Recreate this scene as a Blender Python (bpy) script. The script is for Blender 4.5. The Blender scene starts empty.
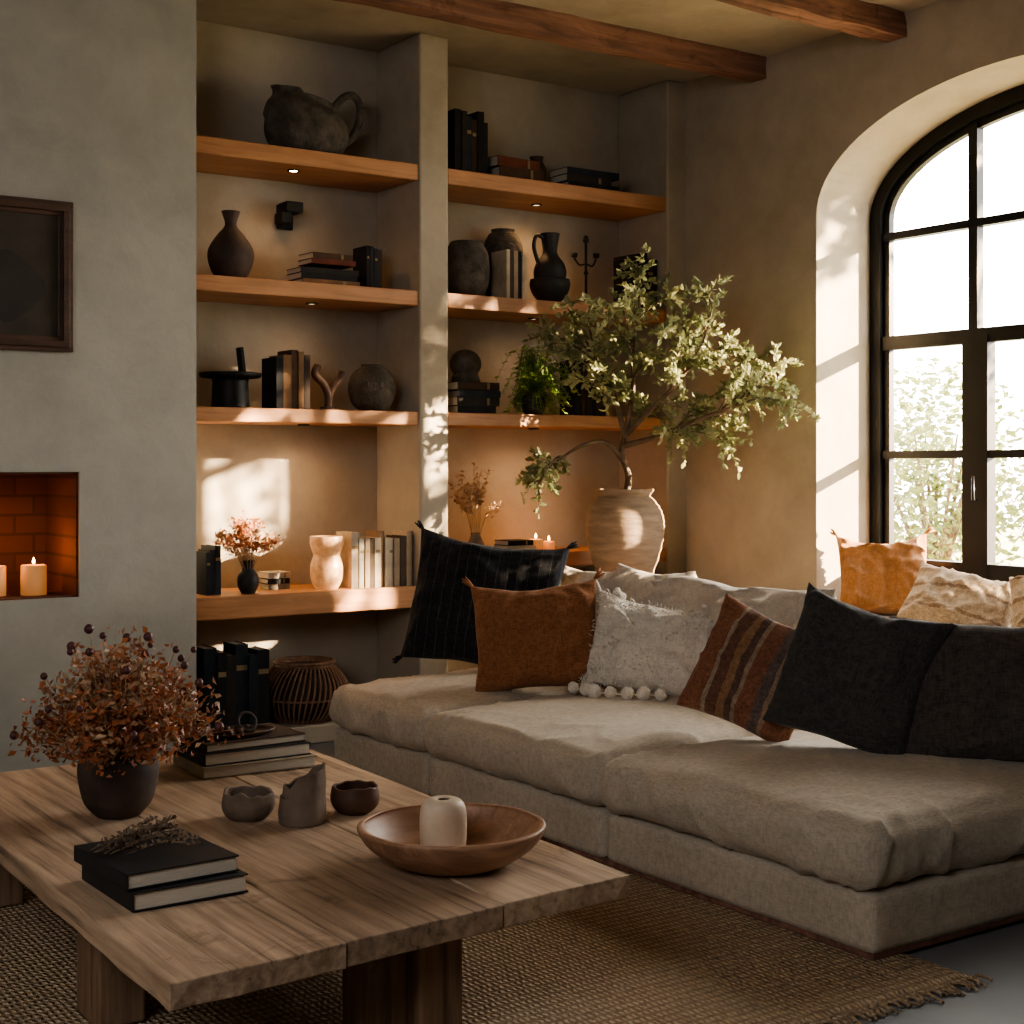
import bpy, math, random
from mathutils import Vector, Matrix, noise, Euler
R=random.Random(7)
SC=bpy.context.scene
C=SC.collection
pi=math.pi
# ------------------------------------------------------------------ materials
def nt(name):
    m=bpy.data.materials.new(name); m.use_nodes=True
    t=m.node_tree; b=t.nodes['Principled BSDF']
    return m,t,b
def N(t,ty,**k):
    n=t.nodes.new(ty)
    for a,v in k.items():
        if a.startswith('i_'): n.inputs[a[2:]].default_value=v
        else: setattr(n,a,v)
    return n
def coords(t,scale=(1,1,1),out='Object'):
    tc=N(t,'ShaderNodeTexCoord'); mp=N(t,'ShaderNodeMapping')
    mp.inputs['Scale'].default_value=scale
    t.links.new(tc.outputs[out],mp.inputs['Vector']); return mp.outputs['Vector']
def ramp(t,fac,stops,interp='LINEAR'):
    r=N(t,'ShaderNodeValToRGB'); r.color_ramp.interpolation=interp
    e=r.color_ramp.elements
    while len(e)<len(stops): e.new(.5)
    for i,(p,c) in enumerate(stops):
        e[i].position=p; e[i].color=(c[0],c[1],c[2],1)
    t.links.new(fac,r.inputs['Fac']); return r.outputs['Color']
def bump(t,b,h,strength=.3,dist=.01,prev=None):
    n=N(t,'ShaderNodeBump'); n.inputs['Strength'].default_value=strength; n.inputs['Distance'].default_value=dist
    t.links.new(h,n.inputs['Height'])
    if prev: t.links.new(prev,n.inputs['Normal'])
    t.links.new(n.outputs['Normal'],b.inputs['Normal']); return n.outputs['Normal']
def noi(t,v,scale,detail=4,rough=.55,dist=0):
    n=N(t,'ShaderNodeTexNoise'); n.inputs['Scale'].default_value=scale; n.inputs['Detail'].default_value=detail
    n.inputs['Roughness'].default_value=rough; n.inputs['Distortion'].default_value=dist
    t.links.new(v,n.inputs['Vector']); return n.outputs['Fac']
def mulc(t,a,b_,f=1.0):
    n=N(t,'ShaderNodeMix',data_type='RGBA',blend_type='MULTIPLY'); n.inputs[0].default_value=f
    t.links.new(a,n.inputs[6]); t.links.new(b_,n.inputs[7]); return n.outputs[2]
def MM(name,c1,c2=None,rough=.7,scale=5,bs=0,bscale=40,metal=0,dist=.004,sc=(1,1,1),spec=.4):
    m,t,b=nt(name); b.inputs['Roughness'].default_value=rough; b.inputs['Metallic'].default_value=metal
    b.inputs['Specular IOR Level'].default_value=spec
    if c2 is None: c2=tuple(x*.75 for x in c1)
    v=coords(t,sc)
    t.links.new(ramp(t,noi(t,v,scale,5),[(.3,c2),(.7,c1)]),b.inputs['Base Color'])
    if bs: bump(t,b,noi(t,v,bscale,5),bs,dist)
    return m
def plaster(name,c1,c2,c3):
    m,t,b=nt(name); b.inputs['Roughness'].default_value=.82; b.inputs['Specular IOR Level'].default_value=.25
    v=coords(t)
    a=noi(t,v,.9,6,.6,.3); c=noi(t,v,3.2,9,.72,.25)
    mx=N(t,'ShaderNodeMath',operation='MULTIPLY_ADD'); mx.inputs[1].default_value=.45
    t.links.new(c,mx.inputs[0])
    m2=N(t,'ShaderNodeMath',operation='MULTIPLY'); m2.inputs[1].default_value=.55
    t.links.new(a,m2.inputs[0]); t.links.new(m2.outputs[0],mx.inputs[2])
    t.links.new(ramp(t,mx.outputs[0],[(.34,c3),(.5,c1),(.66,c2)]),b.inputs['Base Color'])
    p=bump(t,b,c,.28,.02); bump(t,b,noi(t,v,45,3),.12,.006,p)
    return m
def wood(name,c1,c2,axis='X',sc=1.0,rough=.55,bs=.2,cracks=False,tint=1.0):
    m,t,b=nt(name); b.inputs['Roughness'].default_value=rough
    s={'X':(1.2*sc,16*sc,16*sc),'Y':(16*sc,1.2*sc,16*sc),'Z':(16*sc,16*sc,1.2*sc)}[axis]
    v=coords(t,s)
    a=noi(t,v,1.3,8,.62,.9); v2=coords(t,(1,1,1)); c=noi(t,v2,2.2,4)
    mx=N(t,'ShaderNodeMath',operation='MULTIPLY_ADD'); mx.inputs[1].default_value=.35
    t.links.new(c,mx.inputs[0])
    m2=N(t,'ShaderNodeMath',operation='MULTIPLY'); m2.inputs[1].default_value=.65
    t.links.new(a,m2.inputs[0]); t.links.new(m2.outputs[0],mx.inputs[2])
    k=lambda q:tuple(x*tint for x in q)
    col=ramp(t,mx.outputs[0],[(.36,k(c2)),(.6,k(c1))])
    h=a
    if cracks:
        s2={'X':(.9,30,30),'Y':(30,.9,30),'Z':(30,30,.9)}[axis]
        f=noi(t,coords(t,s2),1.0,6,.7,.3)
        col=mulc(t,col,ramp(t,f,[(.32,(.2,.17,.15)),(.41,(.75,.72,.7)),(.55,(1.05,1.05,1.05))]),.85)
        g=noi(t,coords(t,(2.5,2.5,2.5)),1.4,5,.7,1.5)
        col=mulc(t,col,ramp(t,g,[(.28,(.45,.4,.36)),(.42,(1,1,1))]),.8)
        h=f
    t.links.new(col,b.inputs['Base Color'])
    bump(t,b,h,bs,.006); return m
def fabric(name,c1,c2,weave=1.0,stripes=None,bs=.35,fz=0):
    m,t,b=nt(name); b.inputs['Roughness'].default_value=.95; b.inputs['Specular IOR Level'].default_value=.12
    b.inputs['Sheen Weight'].default_value=.15
    lo=42*weave; hi=330*weave
    na=noi(t,coords(t,(hi,lo,lo)),1,2); nb=noi(t,coords(t,(lo,hi,lo)),1,2); nc=noi(t,coords(t,(lo,lo,hi)),1,2)
    ad=N(t,'ShaderNodeMath',operation='ADD'); t.links.new(na,ad.inputs[0]); t.links.new(nb,ad.inputs[1])
    ad2=N(t,'ShaderNodeMath',operation='ADD'); t.links.new(ad.outputs[0],ad2.inputs[0]); t.links.new(nc,ad2.inputs[1])
    dv=N(t,'ShaderNodeMath',operation='DIVIDE'); dv.inputs[1].default_value=3; t.links.new(ad2.outputs[0],dv.inputs[0])
    col=ramp(t,dv.outputs[0],[(.38,c2),(.6,c1)])
    if stripes:
        axis,k,sts=stripes
        tc=N(t,'ShaderNodeTexCoord'); sp=N(t,'ShaderNodeSeparateXYZ'); t.links.new(tc.outputs['Object'],sp.inputs[0])
        mu=N(t,'ShaderNodeMath',operation='MULTIPLY_ADD'); mu.inputs[1].default_value=k; mu.inputs[2].default_value=10.5; t.links.new(sp.outputs[axis],mu.inputs[0])
        fr=N(t,'ShaderNodeMath',operation='FRACT'); t.links.new(mu.outputs[0],fr.inputs[0])
        sc_=ramp(t,fr.outputs[0],sts,'CONSTANT')
        mix=N(t,'ShaderNodeMix',data_type='RGBA',blend_type='MIX')
        mix.inputs[0].default_value=.75
        t.links.new(col,mix.inputs[6]); t.links.new(sc_,mix.inputs[7]); 
        col=mulc(t,mix.outputs[2],ramp(t,dv.outputs[0],[(.36,(.45,.45,.45)),(.62,(1.2,1.2,1.2))]),.8)
    big=noi(t,coords(t),3,4)
    col=mulc(t,col,ramp(t,big,[(.3,(.92,.92,.92)),(.7,(1.05,1.05,1.05))]),1)
    t.links.new(col,b.inputs['Base Color'])
    p=bump(t,b,dv.outputs[0],bs,.003)
    if fz: bump(t,b,noi(t,coords(t),fz,4),.9,.02,p)
    return m
def emis(name,c,s):
    m=bpy.data.materials.new(name); m.use_nodes=True; t=m.node_tree; t.nodes.clear()
    e=N(t,'ShaderNodeEmission'); e.inputs[0].default_value=(*c,1); e.inputs[1].default_value=s
    o=N(t,'ShaderNodeOutputMaterial'); t.links.new(e.outputs[0],o.inputs[0]); return m

PL=plaster('plaster',(.42,.365,.285),(.50,.44,.35),(.34,.29,.22))
PLF=plaster('plaster_grey_green',(.37,.355,.305),(.44,.42,.36),(.30,.29,.25))
PLC=plaster('plaster_ceiling',(.42,.355,.275),(.5,.435,.35),(.32,.27,.205))
FLOOR=MM('concrete',(.22,.23,.245),(.16,.17,.18),.45,2.5,.1,20)
SHW=wood('shelf_wood',(.52,.26,.12),(.32,.145,.06),'X',1,.5,.15)
BEAM=wood('beam_wood',(.32,.165,.115),(.11,.058,.043),'X',.8,.85,.9,True)
TB1=wood('table_oak_one',(.52,.38,.26),(.30,.205,.135),'Y',1,.62,.5,True,1.0)
TB2=wood('table_oak_two',(.49,.35,.235),(.28,.19,.125),'Y',1.1,.62,.5,True,.9)
TB3=wood('table_oak_three',(.53,.39,.265),(.31,.215,.145),'Y',.9,.62,.5,True,1.06)
TBLZ=wood('table_leg_oak',(.28,.18,.11),(.13,.08,.05),'Z',1,.7,.4,True)
DARKW=wood('dark_wood',(.11,.06,.038),(.045,.026,.017),'X',1,.45,.2)
LINEN=fabric('linen_seat',(.57,.50,.405),(.40,.35,.275),.9,bs=.3)
LINENB=fabric('linen_pale',(.68,.61,.52),(.50,.44,.36),.8)
NAVY=fabric('navy_weave',(.035,.037,.043),(.012,.013,.017),.6,(0,19,[(0,(.030,.031,.035)),(.47,(.12,.11,.095)),(.52,(.030,.031,.035))]),bs=.9)
RUST=fabric('rust_linen',(.36,.165,.08),(.19,.08,.036),.8)
ORANGE=fabric('ochre_linen',(.48,.25,.12),(.32,.15,.065),.8)
CREAM=fabric('cream_knit',(.92,.86,.76),(.72,.65,.55),.7,bs=.7,fz=40)
CHAR=fabric('charcoal',(.085,.080,.076),(.038,.036,.034),.8)
CHAR2=fabric('charcoal_ribbed',(.11,.092,.082),(.05,.042,.037),.6)
KILIM=fabric('kilim',(.3,.15,.1),(.15,.08,.05),.8,(0,2.6,[(0,(.30,.13,.07)),(.16,(.42,.34,.25)),(.20,(.18,.09,.06)),(.33,(.36,.21,.11)),(.42,(.12,.085,.07)),(.5,(.40,.3,.21)),(.55,(.27,.12,.07)),(.72,(.15,.13,.12)),(.82,(.40,.28,.19)),(.87,(.29,.12,.07))]))
PATT=fabric('beige_pattern',(.5,.38,.26),(.3,.2,.13),.8,(1,7,[(0,(.5,.38,.26)),(.6,(.26,.16,.10)),(.72,(.5,.38,.26))]))
BLK=MM('black_ceramic',(.035,.031,.028),(.016,.015,.014),.6,8,.3,30)
IRON=MM('iron',(.022,.022,.022),(.012,.012,.012),.5,8,.2,40,.6)
WINM=MM('window_steel',(.012,.012,.013),(.008,.008,.009),.4,6,0,metal=.3)
STONE=MM('dark_stoneware',(.13,.11,.088),(.045,.038,.03),.85,14,.9,35,dist=.012)
STONE2=MM('brown_stoneware',(.085,.056,.044),(.034,.022,.018),.7,7,.5,30)
CLAY=MM('clay_grey_brown',(.22,.165,.125),(.12,.088,.065),.85,8,.7,30,dist=.008)
CLAYB=MM('clay_brown',(.12,.06,.038),(.06,.032,.02),.6,8,.3,30)
CER=MM('cream_ceramic',(.76,.64,.50),(.50,.39,.28),.5,6,.15,25)
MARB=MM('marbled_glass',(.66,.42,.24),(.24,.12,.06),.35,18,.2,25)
mb=MARB.node_tree.nodes['Principled BSDF']; mb.inputs['Emission Color'].default_value=(1,.45,.16,1); mb.inputs['Emission Strength'].default_value=.12  # warm glow put into the glass itself, no candle inside
BOWLW=wood('bowl_wood',(.42,.24,.145),(.22,.115,.065),'X',1.2,.5,.2)
PAGES=MM('pages',(.62,.55,.43),(.4,.34,.26),.9,20,.4,4,sc=(60,1,1))
PAGESF=MM('pages_flat',(.66,.6,.5),(.42,.37,.3),.9,20,.3,4,sc=(1,1,60))
RATT=wood('rattan',(.34,.19,.11),(.14,.075,.045),'Z',1,.6,.2)
WAX=MM('wax',(.70,.44,.24),(.55,.32,.16),.5,4)
wb=WAX.node_tree.nodes['Principled BSDF']; wb.inputs['Emission Color'].default_value=(1,.38,.10,1); wb.inputs['Emission Strength'].default_value=.12
FLAME=emis('flame',(1,.5,.15),14)
PUCK=emis('puck_lens',(1,.68,.36),1.0)
BARK=MM('bark',(.2,.14,.09),(.09,.06,.04),.9,12,.6,40)
def leafmat(n,c1,c2,tr):
    m,t,b=nt(n); v=coords(t); b.inputs['Roughness'].default_value=.5
    col=ramp(t,noi(t,v,9,3),[(.35,c2),(.65,c1)])
    t.links.new(col,b.inputs['Base Color'])
    tl=N(t,'ShaderNodeBsdfTranslucent'); t.links.new(col,tl.inputs[0])
    mx=N(t,'ShaderNodeMixShader'); mx.inputs[0].default_value=tr
    t.links.new(b.outputs[0],mx.inputs[1]); t.links.new(tl.outputs[0],mx.inputs[2])
    t.links.new(mx.outputs[0],t.nodes['Material Output'].inputs[0]); return m
OLIVE=leafmat('olive_leaf',(.46,.47,.26),(.22,.25,.12),.45)
GREEN=leafmat('green_leaf',(.34,.48,.11),(.14,.25,.055),.45)
GARD=leafmat('garden_leaf',(.22,.23,.05),(.07,.10,.02),.4)
DRYR=leafmat('dried_rust',(.50,.185,.075),(.25,.085,.033),.25)
DRYT=leafmat('dried_tan',(.54,.36,.21),(.30,.18,.10),.25)
SEED=MM('seed_pod',(.13,.045,.04),(.065,.025,.025),.5,10,.2)
def rug_mat():
    m,t,b=nt('jute'); b.inputs['Roughness'].default_value=.95; b.inputs['Specular IOR Level'].default_value=.1
    v=coords(t)
    w1=N(t,'ShaderNodeTexWave',bands_direction='Y'); w1.inputs['Scale'].default_value=9; w1.inputs['Distortion'].default_value=.8; w1.inputs['Detail Scale'].default_value=3
    w2=N(t,'ShaderNodeTexWave',bands_direction='X'); w2.inputs['Scale'].default_value=16; w2.inputs['Distortion'].default_value=3; w2.inputs['Detail Scale'].default_value=4
    t.links.new(v,w1.inputs['Vector']); t.links.new(v,w2.inputs['Vector'])
    mu=N(t,'ShaderNodeMath',operation='MULTIPLY'); t.links.new(w1.outputs['Fac'],mu.inputs[0]); t.links.new(w2.outputs['Fac'],mu.inputs[1])
    n=noi(t,v,60,3); ad=N(t,'ShaderNodeMath',operation='MULTIPLY_ADD'); ad.inputs[1].default_value=.6
    t.links.new(n,ad.inputs[0]); t.links.new(mu.outputs[0],ad.inputs[2])
    t.links.new(ramp(t,ad.outputs[0],[(.2,(.24,.17,.11)),(.5,(.48,.36,.24)),(1,(.68,.54,.38))]),b.inputs['Base Color'])
    bump(t,b,ad.outputs[0],1,.014); return m
JUTE=rug_mat()
def brick_mat():
    m,t,b=nt('firebrick'); b.inputs['Roughness'].default_value=.85
    tc=N(t,'ShaderNodeTexCoord'); mp=N(t,'ShaderNodeMapping'); mp.inputs['Rotation'].default_value=(pi/2,0,0)
    t.links.new(tc.outputs['Object'],mp.inputs[0])
    br=N(t,'ShaderNodeTexBrick'); br.inputs['Scale'].default_value=2.6; br.inputs['Color1'].default_value=(.15,.06,.033,1); br.inputs['Color2'].default_value=(.10,.042,.026,1); br.inputs['Mortar'].default_value=(.08,.04,.027,1)
    t.links.new(mp.outputs[0],br.inputs['Vector']); t.links.new(br.outputs['Color'],b.inputs['Base Color'])
    bump(t,b,br.outputs['Fac'],-.4,.01); return m
BRICK=brick_mat()
CANV=MM('dark_canvas',(.085,.07,.05),(.035,.03,.025),.45,4,.3,25)
CANV2=MM('canvas_shape',(.05,.042,.034),(.026,.022,.02),.6,6,.3,25)
GROUND=MM('garden_ground',(.35,.3,.2),(.2,.2,.1),.9,3)
def glassmat():
    m=bpy.data.materials.new('glass_pane'); m.use_nodes=True; t=m.node_tree; t.nodes.clear()
    a=N(t,'ShaderNodeBsdfTransparent'); g=N(t,'ShaderNodeBsdfGlossy'); g.inputs['Roughness'].default_value=.02
    x=N(t,'ShaderNodeMixShader'); x.inputs[0].default_value=.03; o=N(t,'ShaderNodeOutputMaterial')
    t.links.new(a.outputs[0],x.inputs[1]); t.links.new(g.outputs[0],x.inputs[2]); t.links.new(x.outputs[0],o.inputs[0]); return m
GLASS=glassmat()
# ------------------------------------------------------------------ mesh helpers
def mk(name,vf,mat,loc=(0,0,0),rot=(0,0,0),parent=None,smooth=True,bev=0,fm=None):
    v,f=vf; me=bpy.data.meshes.new(name); me.from_pydata([tuple(p) for p in v],[],f)
    for m in (mat if isinstance(mat,(list,tuple)) else [mat]): me.materials.append(m)
    if smooth: me.polygons.foreach_set('use_smooth',[True]*len(me.polygons))
    if fm: me.polygons.foreach_set('material_index',fm)
    me.update(); o=bpy.data.objects.new(name,me); C.objects.link(o)
    o.location=loc; o.rotation_euler=rot
    if parent: o.parent=parent
    if bev:
        b=o.modifiers.new('bevel','BEVEL'); b.width=bev; b.segments=2; b.limit_method='ANGLE'
    return o
def tag(o,label,cat,group=None):
    o['label']=label; o['category']=cat
    if group: o['group']=group
    return o
def struct(o,label=None):
    o['kind']='structure'; o['label']=label or o.name.replace('_',' '); o['category']='room structure'; return o
def E(name,loc,label,cat,rotz=0,group=None):
    e=bpy.data.objects.new(name,None); e.empty_display_size=.1; C.objects.link(e); e.location=loc; e.rotation_euler=(0,0,rotz)
    return tag(e,label,cat,group)
def g_box(x0,x1,y0,y1,z0,z1):
    v=[(x0,y0,z0),(x1,y0,z0),(x1,y1,z0),(x0,y1,z0),(x0,y0,z1),(x1,y0,z1),(x1,y1,z1),(x0,y1,z1)]
    return v,[(0,3,2,1),(4,5,6,7),(0,1,5,4),(1,2,6,5),(2,3,7,6),(3,0,4,7)]
def join(*vs):
    V=[];F=[]
    for v,f in vs:
        o=len(V); V+=list(v); F+=[tuple(i+o for i in q) for q in f]
    return V,F
def box(name,x0,x1,y0,y1,z0,z1,mat,bev=0,parent=None):
    c=((x0+x1)/2,(y0+y1)/2,(z0+z1)/2)
    return mk(name,g_box(x0-c[0],x1-c[0],y0-c[1],y1-c[1],z0-c[2],z1-c[2]),mat,c,bev=bev,parent=parent,smooth=False)
def xf(vf,M):
    return [tuple(M@Vector(p)) for p in vf[0]],vf[1]
def g_lathe(prof,seg=36,fn=None):
    V=[];F=[]
    for i,(r,z) in enumerate(prof):
        for s in range(seg):
            a=2*pi*s/seg; rr=max(r,1e-4)
            p=(rr*math.cos(a),rr*math.sin(a),z)
            if fn: p=fn(p,a)
            V.append(p)
    for i in range(len(prof)-1):
        for s in range(seg):
            s2=(s+1)%seg; F.append((i*seg+s,i*seg+s2,(i+1)*seg+s2,(i+1)*seg+s))
    F.append(tuple(range(seg))[::-1]); n=(len(prof)-1)*seg
    F.append(tuple(range(n,n+seg))); return V,F
def cr(pts,sub=5):
    P=[Vector(p) for p in pts]; out=[]
    for i in range(len(P)-1):
        p0=P[max(i-1,0)];p1=P[i];p2=P[i+1];p3=P[min(i+2,len(P)-1)]
        for k in range(sub):
            t=k/sub
            out.append(.5*((2*p1)+(-p0+p2)*t+(2*p0-5*p1+4*p2-p3)*t*t+(-p0+3*p1-3*p2+p3)*t**3))
    out.append(P[-1]); return out
def sp(prof,sub=5):
    return [(max(p.x,0),p.y) for p in cr([(r,z,0) for r,z in prof],sub)]
def vessel(prof,wall=.008,sub=5):
    o=sp(prof,sub); inner=[(max(r-wall,.001),z) for r,z in o[::-1] if z>wall*1.5]
    return [(0,o[0][1])]+o+inner+[(0,inner[-1][1])]
def g_tube(pts,rads,seg=8,closed=False):
    P=[Vector(p) for p in pts]; n=len(P)
    if not isinstance(rads,(list,tuple)): rads=[rads]*n
    V=[];F=[]; up=Vector((0,0,1)); prev=None
    for i in range(n):
        if closed: t=P[(i+1)%n]-P[i-1]
        else: t=P[min(i+1,n-1)]-P[max(i-1,0)]
        t.normalize()
        if prev is None:
            a=up if abs(t.z)<.9 else Vector((1,0,0)); x=t.cross(a).normalized()
        else:
            x=(prev-t*prev.dot(t)); x=x.normalized() if x.length>1e-6 else t.orthogonal().normalized()
        prev=x; y=t.cross(x)
        for s in range(seg):
            a=2*pi*s/seg; V.append(tuple(P[i]+rads[i]*(math.cos(a)*x+math.sin(a)*y)))
    m=n if closed else n-1
    for i in range(m):
        j=(i+1)%n
        for s in range(seg):
            s2=(s+1)%seg; F.append((i*seg+s,i*seg+s2,j*seg+s2,j*seg+s))
    if not closed:
        F.append(tuple(range(seg))[::-1]); F.append(tuple(range((n-1)*seg,n*seg)))
    return V,F
def g_ball(c,r,seg=8,rings=5,sq=(1,1,1)):
    pr=[(r*math.sin(pi*i/rings),-r*math.cos(pi*i/rings)) for i in range(rings+1)]
    v,f=g_lathe(pr,seg); return [(c[0]+p[0]*sq[0],c[1]+p[1]*sq[1],c[2]+p[2]*sq[2]) for p in v],f
def g_soft(hx,hy,hz,r,bulge=.02,seed=0,wr=.01,step=.03,side=0):
    H=Vector((hx,hy,hz)); n=[max(4,int(2*h/step)) for h in H]; n[2]=max(8,n[2])
    idx={};V=[];F=[]
    def vid(i,j,k):
        key=(i,j,k)
        if key in idx: return idx[key]
        a=[-1+2*q/m for q,m in zip(key,n)]
        P=Vector([a[q]*H[q] for q in range(3)])
        core=Vector([max(-(H[q]-r),min(H[q]-r,P[q])) for q in range(3)])
        d=P-core; d.normalize(); Q=core+d*r
        bz=(1-abs(a[0])**2.6)*(1-abs(a[1])**2.6)
        if Q.z>0: Q.z+=bulge*bz
        if side:
            s=(1-a[2]**2); Q.x+=side*d.x*s; Q.y+=side*d.y*s
        s=Vector((seed*7.3,seed*3.1,seed))
        w=noise.noise(Q*1.8+s)*1.0
        wp=Vector((noise.noise(Q*2.5),noise.noise(Q*2.5+s),0))*.5
        edge=max(abs(a[0]),abs(a[1]))**4
        rg=(1-abs(noise.noise(Vector((Q.x*2.2,Q.y*4.5,Q.z*3))+s+wp)))**14*.8+(1-abs(noise.noise(Vector((Q.x*6,Q.y*3,Q.z*2.5))-s+wp)))**12*(.2+1.0*edge)
        Q+=d*wr*(w+rg-.4)
        idx[key]=len(V); V.append(tuple(Q)); return idx[key]
    nx,ny,nz=n
    for i in range(nx):
        for j in range(ny):
            F.append((vid(i,j,nz),vid(i+1,j,nz),vid(i+1,j+1,nz),vid(i,j+1,nz)))
            F.append((vid(i,j,0),vid(i,j+1,0),vid(i+1,j+1,0),vid(i+1,j,0)))
    for i in range(nx):
        for k in range(nz):
            F.append((vid(i,0,k),vid(i+1,0,k),vid(i+1,0,k+1),vid(i,0,k+1)))
            F.append((vid(i,ny,k),vid(i,ny,k+1),vid(i+1,ny,k+1),vid(i+1,ny,k)))
    for j in range(ny):
        for k in range(nz):
            F.append((vid(0,j,k),vid(0,j,k+1),vid(0,j+1,k+1),vid(0,j+1,k)))
            F.append((vid(nx,j,k),vid(nx,j+1,k),vid(nx,j+1,k+1),vid(nx,j,k+1)))
    return V,F
def g_pillow(w,h,t,seed=0,n=44,k=.07,dent=.03,wr=.014):
    V=[];F=[];front={};back={}
    S=Vector((seed*5.7,seed*2.3,seed*1.9))
    for i in range(n+1):
        for j in range(n+1):
            a=math.sin(pi/2*(-1+2*i/n)); b=math.sin(pi/2*(-1+2*j/n))
            x=a*w/2*(1-k*(1-b*b)*abs(a)); y=b*h/2*(1-k*(1-a*a)*abs(b))
            if b>0: y-=dent*(1-a*a)*b*b
            th=t/2*max(0,(1-a*a)*(1-b*b))**.38
            edge=i in(0,n) or j in(0,n)
            for s,D in ((1,front),(-1,back)):
                if edge and s==-1: D[i,j]=front[i,j]; continue
                p=Vector((x*5,y*5,s*3))+S
                wp=Vector((noise.noise(p),noise.noise(p+S),0))*.8
                wv=noise.noise(p)*1.3+(1-abs(noise.noise(Vector((x*6,y*11,s))+S+wp)))**9*1.4+(1-abs(noise.noise(Vector((x*12,y*6,s))-S+wp)))**9*1.1
                z=s*(th+wr*(wv-.6)*(min(1,th/(t*.2))))
                xx=x+noise.noise(Vector((y*5,seed,x*5)))*.012; yy=y+noise.noise(Vector((x*5,seed+5,y*5)))*.012
                if edge: z=noise.noise(Vector((x*7,y*7,seed+3)))*.012
                D[i,j]=len(V); V.append((xx,yy,z))
    for i in range(n):
        for j in range(n):
            F.append((front[i,j],front[i+1,j],front[i+1,j+1],front[i,j+1]))
            F.append((back[i,j],back[i,j+1],back[i+1,j+1],back[i+1,j]))
    return V,F
def orient(az,tilt,roll=0):
    az=math.radians(az);t=math.radians(tilt)
    n=Vector((math.cos(az)*math.cos(t),math.sin(az)*math.cos(t),math.sin(t)))
    u=Vector((-math.cos(az)*math.sin(t),-math.sin(az)*math.sin(t),math.cos(t)))
    w=u.cross(n)
    M=Matrix((w,u,n)).transposed()
    return (M@Matrix.Rotation(math.radians(roll),3,'Z')).to_euler()
def pillow(label,c,w,h,t,az,tilt,roll,mat,seed,tassel=None,tmat=None,**k):
    o=mk('throw_pillow',g_pillow(w,h,t,seed,**k),mat,c,orient(az,tilt,roll))
    tag(o,label,'pillow')
    if tassel:
        rr=random.Random(seed)
        for sx,sy in tassel:
            parts=[]
            for q in range(11):
                a=rr.uniform(-.6,.6); L=rr.uniform(.035,.06); z=rr.uniform(-.018,.018)
                d=Vector((sx*math.cos(a)-.0,sy*math.cos(a)+a,0)).normalized()
                p0=Vector((sx*w/2*.97,sy*h/2*.97,0)); parts.append(g_tube([p0,p0+d*L*.5+Vector((0,0,z*.5)),p0+d*L+Vector((0,0,z))],[.007,.006,.004],5))
            mk('tassel',join(*parts),tmat or mat,parent=o)
    return o
# ------------------------------------------------------------------ room
XW=6.22; YS=7.15; YB=7.65; ZC=3.93
XG=6.71; YC=4.69; AA=1.325; BB=.60; ZS=2.93; ZSILL=.66
struct(box('floor',-2.6,7.0,-2.1,7.8,-.1,0,FLOOR),'grey polished concrete floor')
struct(box('ceiling',-2.6,6.9,-2.1,7.8,ZC,ZC+.12,PLC),'troweled plaster ceiling')
struct(box('wall_back',2.6,6.35,YB,YB+.12,0,ZC,PL),'plaster back wall of the shelving niches')
struct(box('wall_left',-2.6,-2.5,-2.1,7.8,0,ZC,PL)); struct(box('wall_front',-2.6,6.3,-2.1,-2,0,ZC,PL))
fx0,fx1,fz0,fz1=1.2,2.28,.87,1.467
bw=join(g_box(-2.5,fx0,7.0,YB+.1,0,ZC),g_box(fx1,2.87,7.0,YB+.1,0,ZC),g_box(fx0,fx1,7.0,YB+.1,0,fz0),g_box(fx0,fx1,7.0,YB+.1,fz1,ZC))
struct(mk('wall_fireplace',bw,PLF,smooth=False),'grey green plaster chimney breast with square firebox opening')
fb=join(g_box(fx0,fx1,7.5,7.54,fz0,fz1),g_box(fx0,fx0+.01,7.02,7.5,fz0,fz1),g_box(fx1-.01,fx1,7.02,7.5,fz0,fz1),g_box(fx0,fx1,7.02,7.5,fz1-.01,fz1),g_box(fx0,fx1,7.02,7.5,fz0,fz0+.008))
struct(mk('trim_1',fb,BRICK,smooth=False),'brick lined firebox interior')
struct(box('trim_2',4.256,4.447,YS,YB,0,ZC,PL,.012),'plaster column dividing the bookshelves')
struct(box('trim_3',6.07,XW+.05,YS,YB,0,ZC,PL,.012),'plaster pier beside the bookshelves')
struct(box('trim_4',2.87,4.256,YS+.02,YB,0,.1,PL,.01),'plaster plinth of the bookcase'); struct(box('trim_5',4.447,6.07,YS+.02,YB,0,.1,PL,.01),'plaster plinth of the bookcase')
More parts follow.
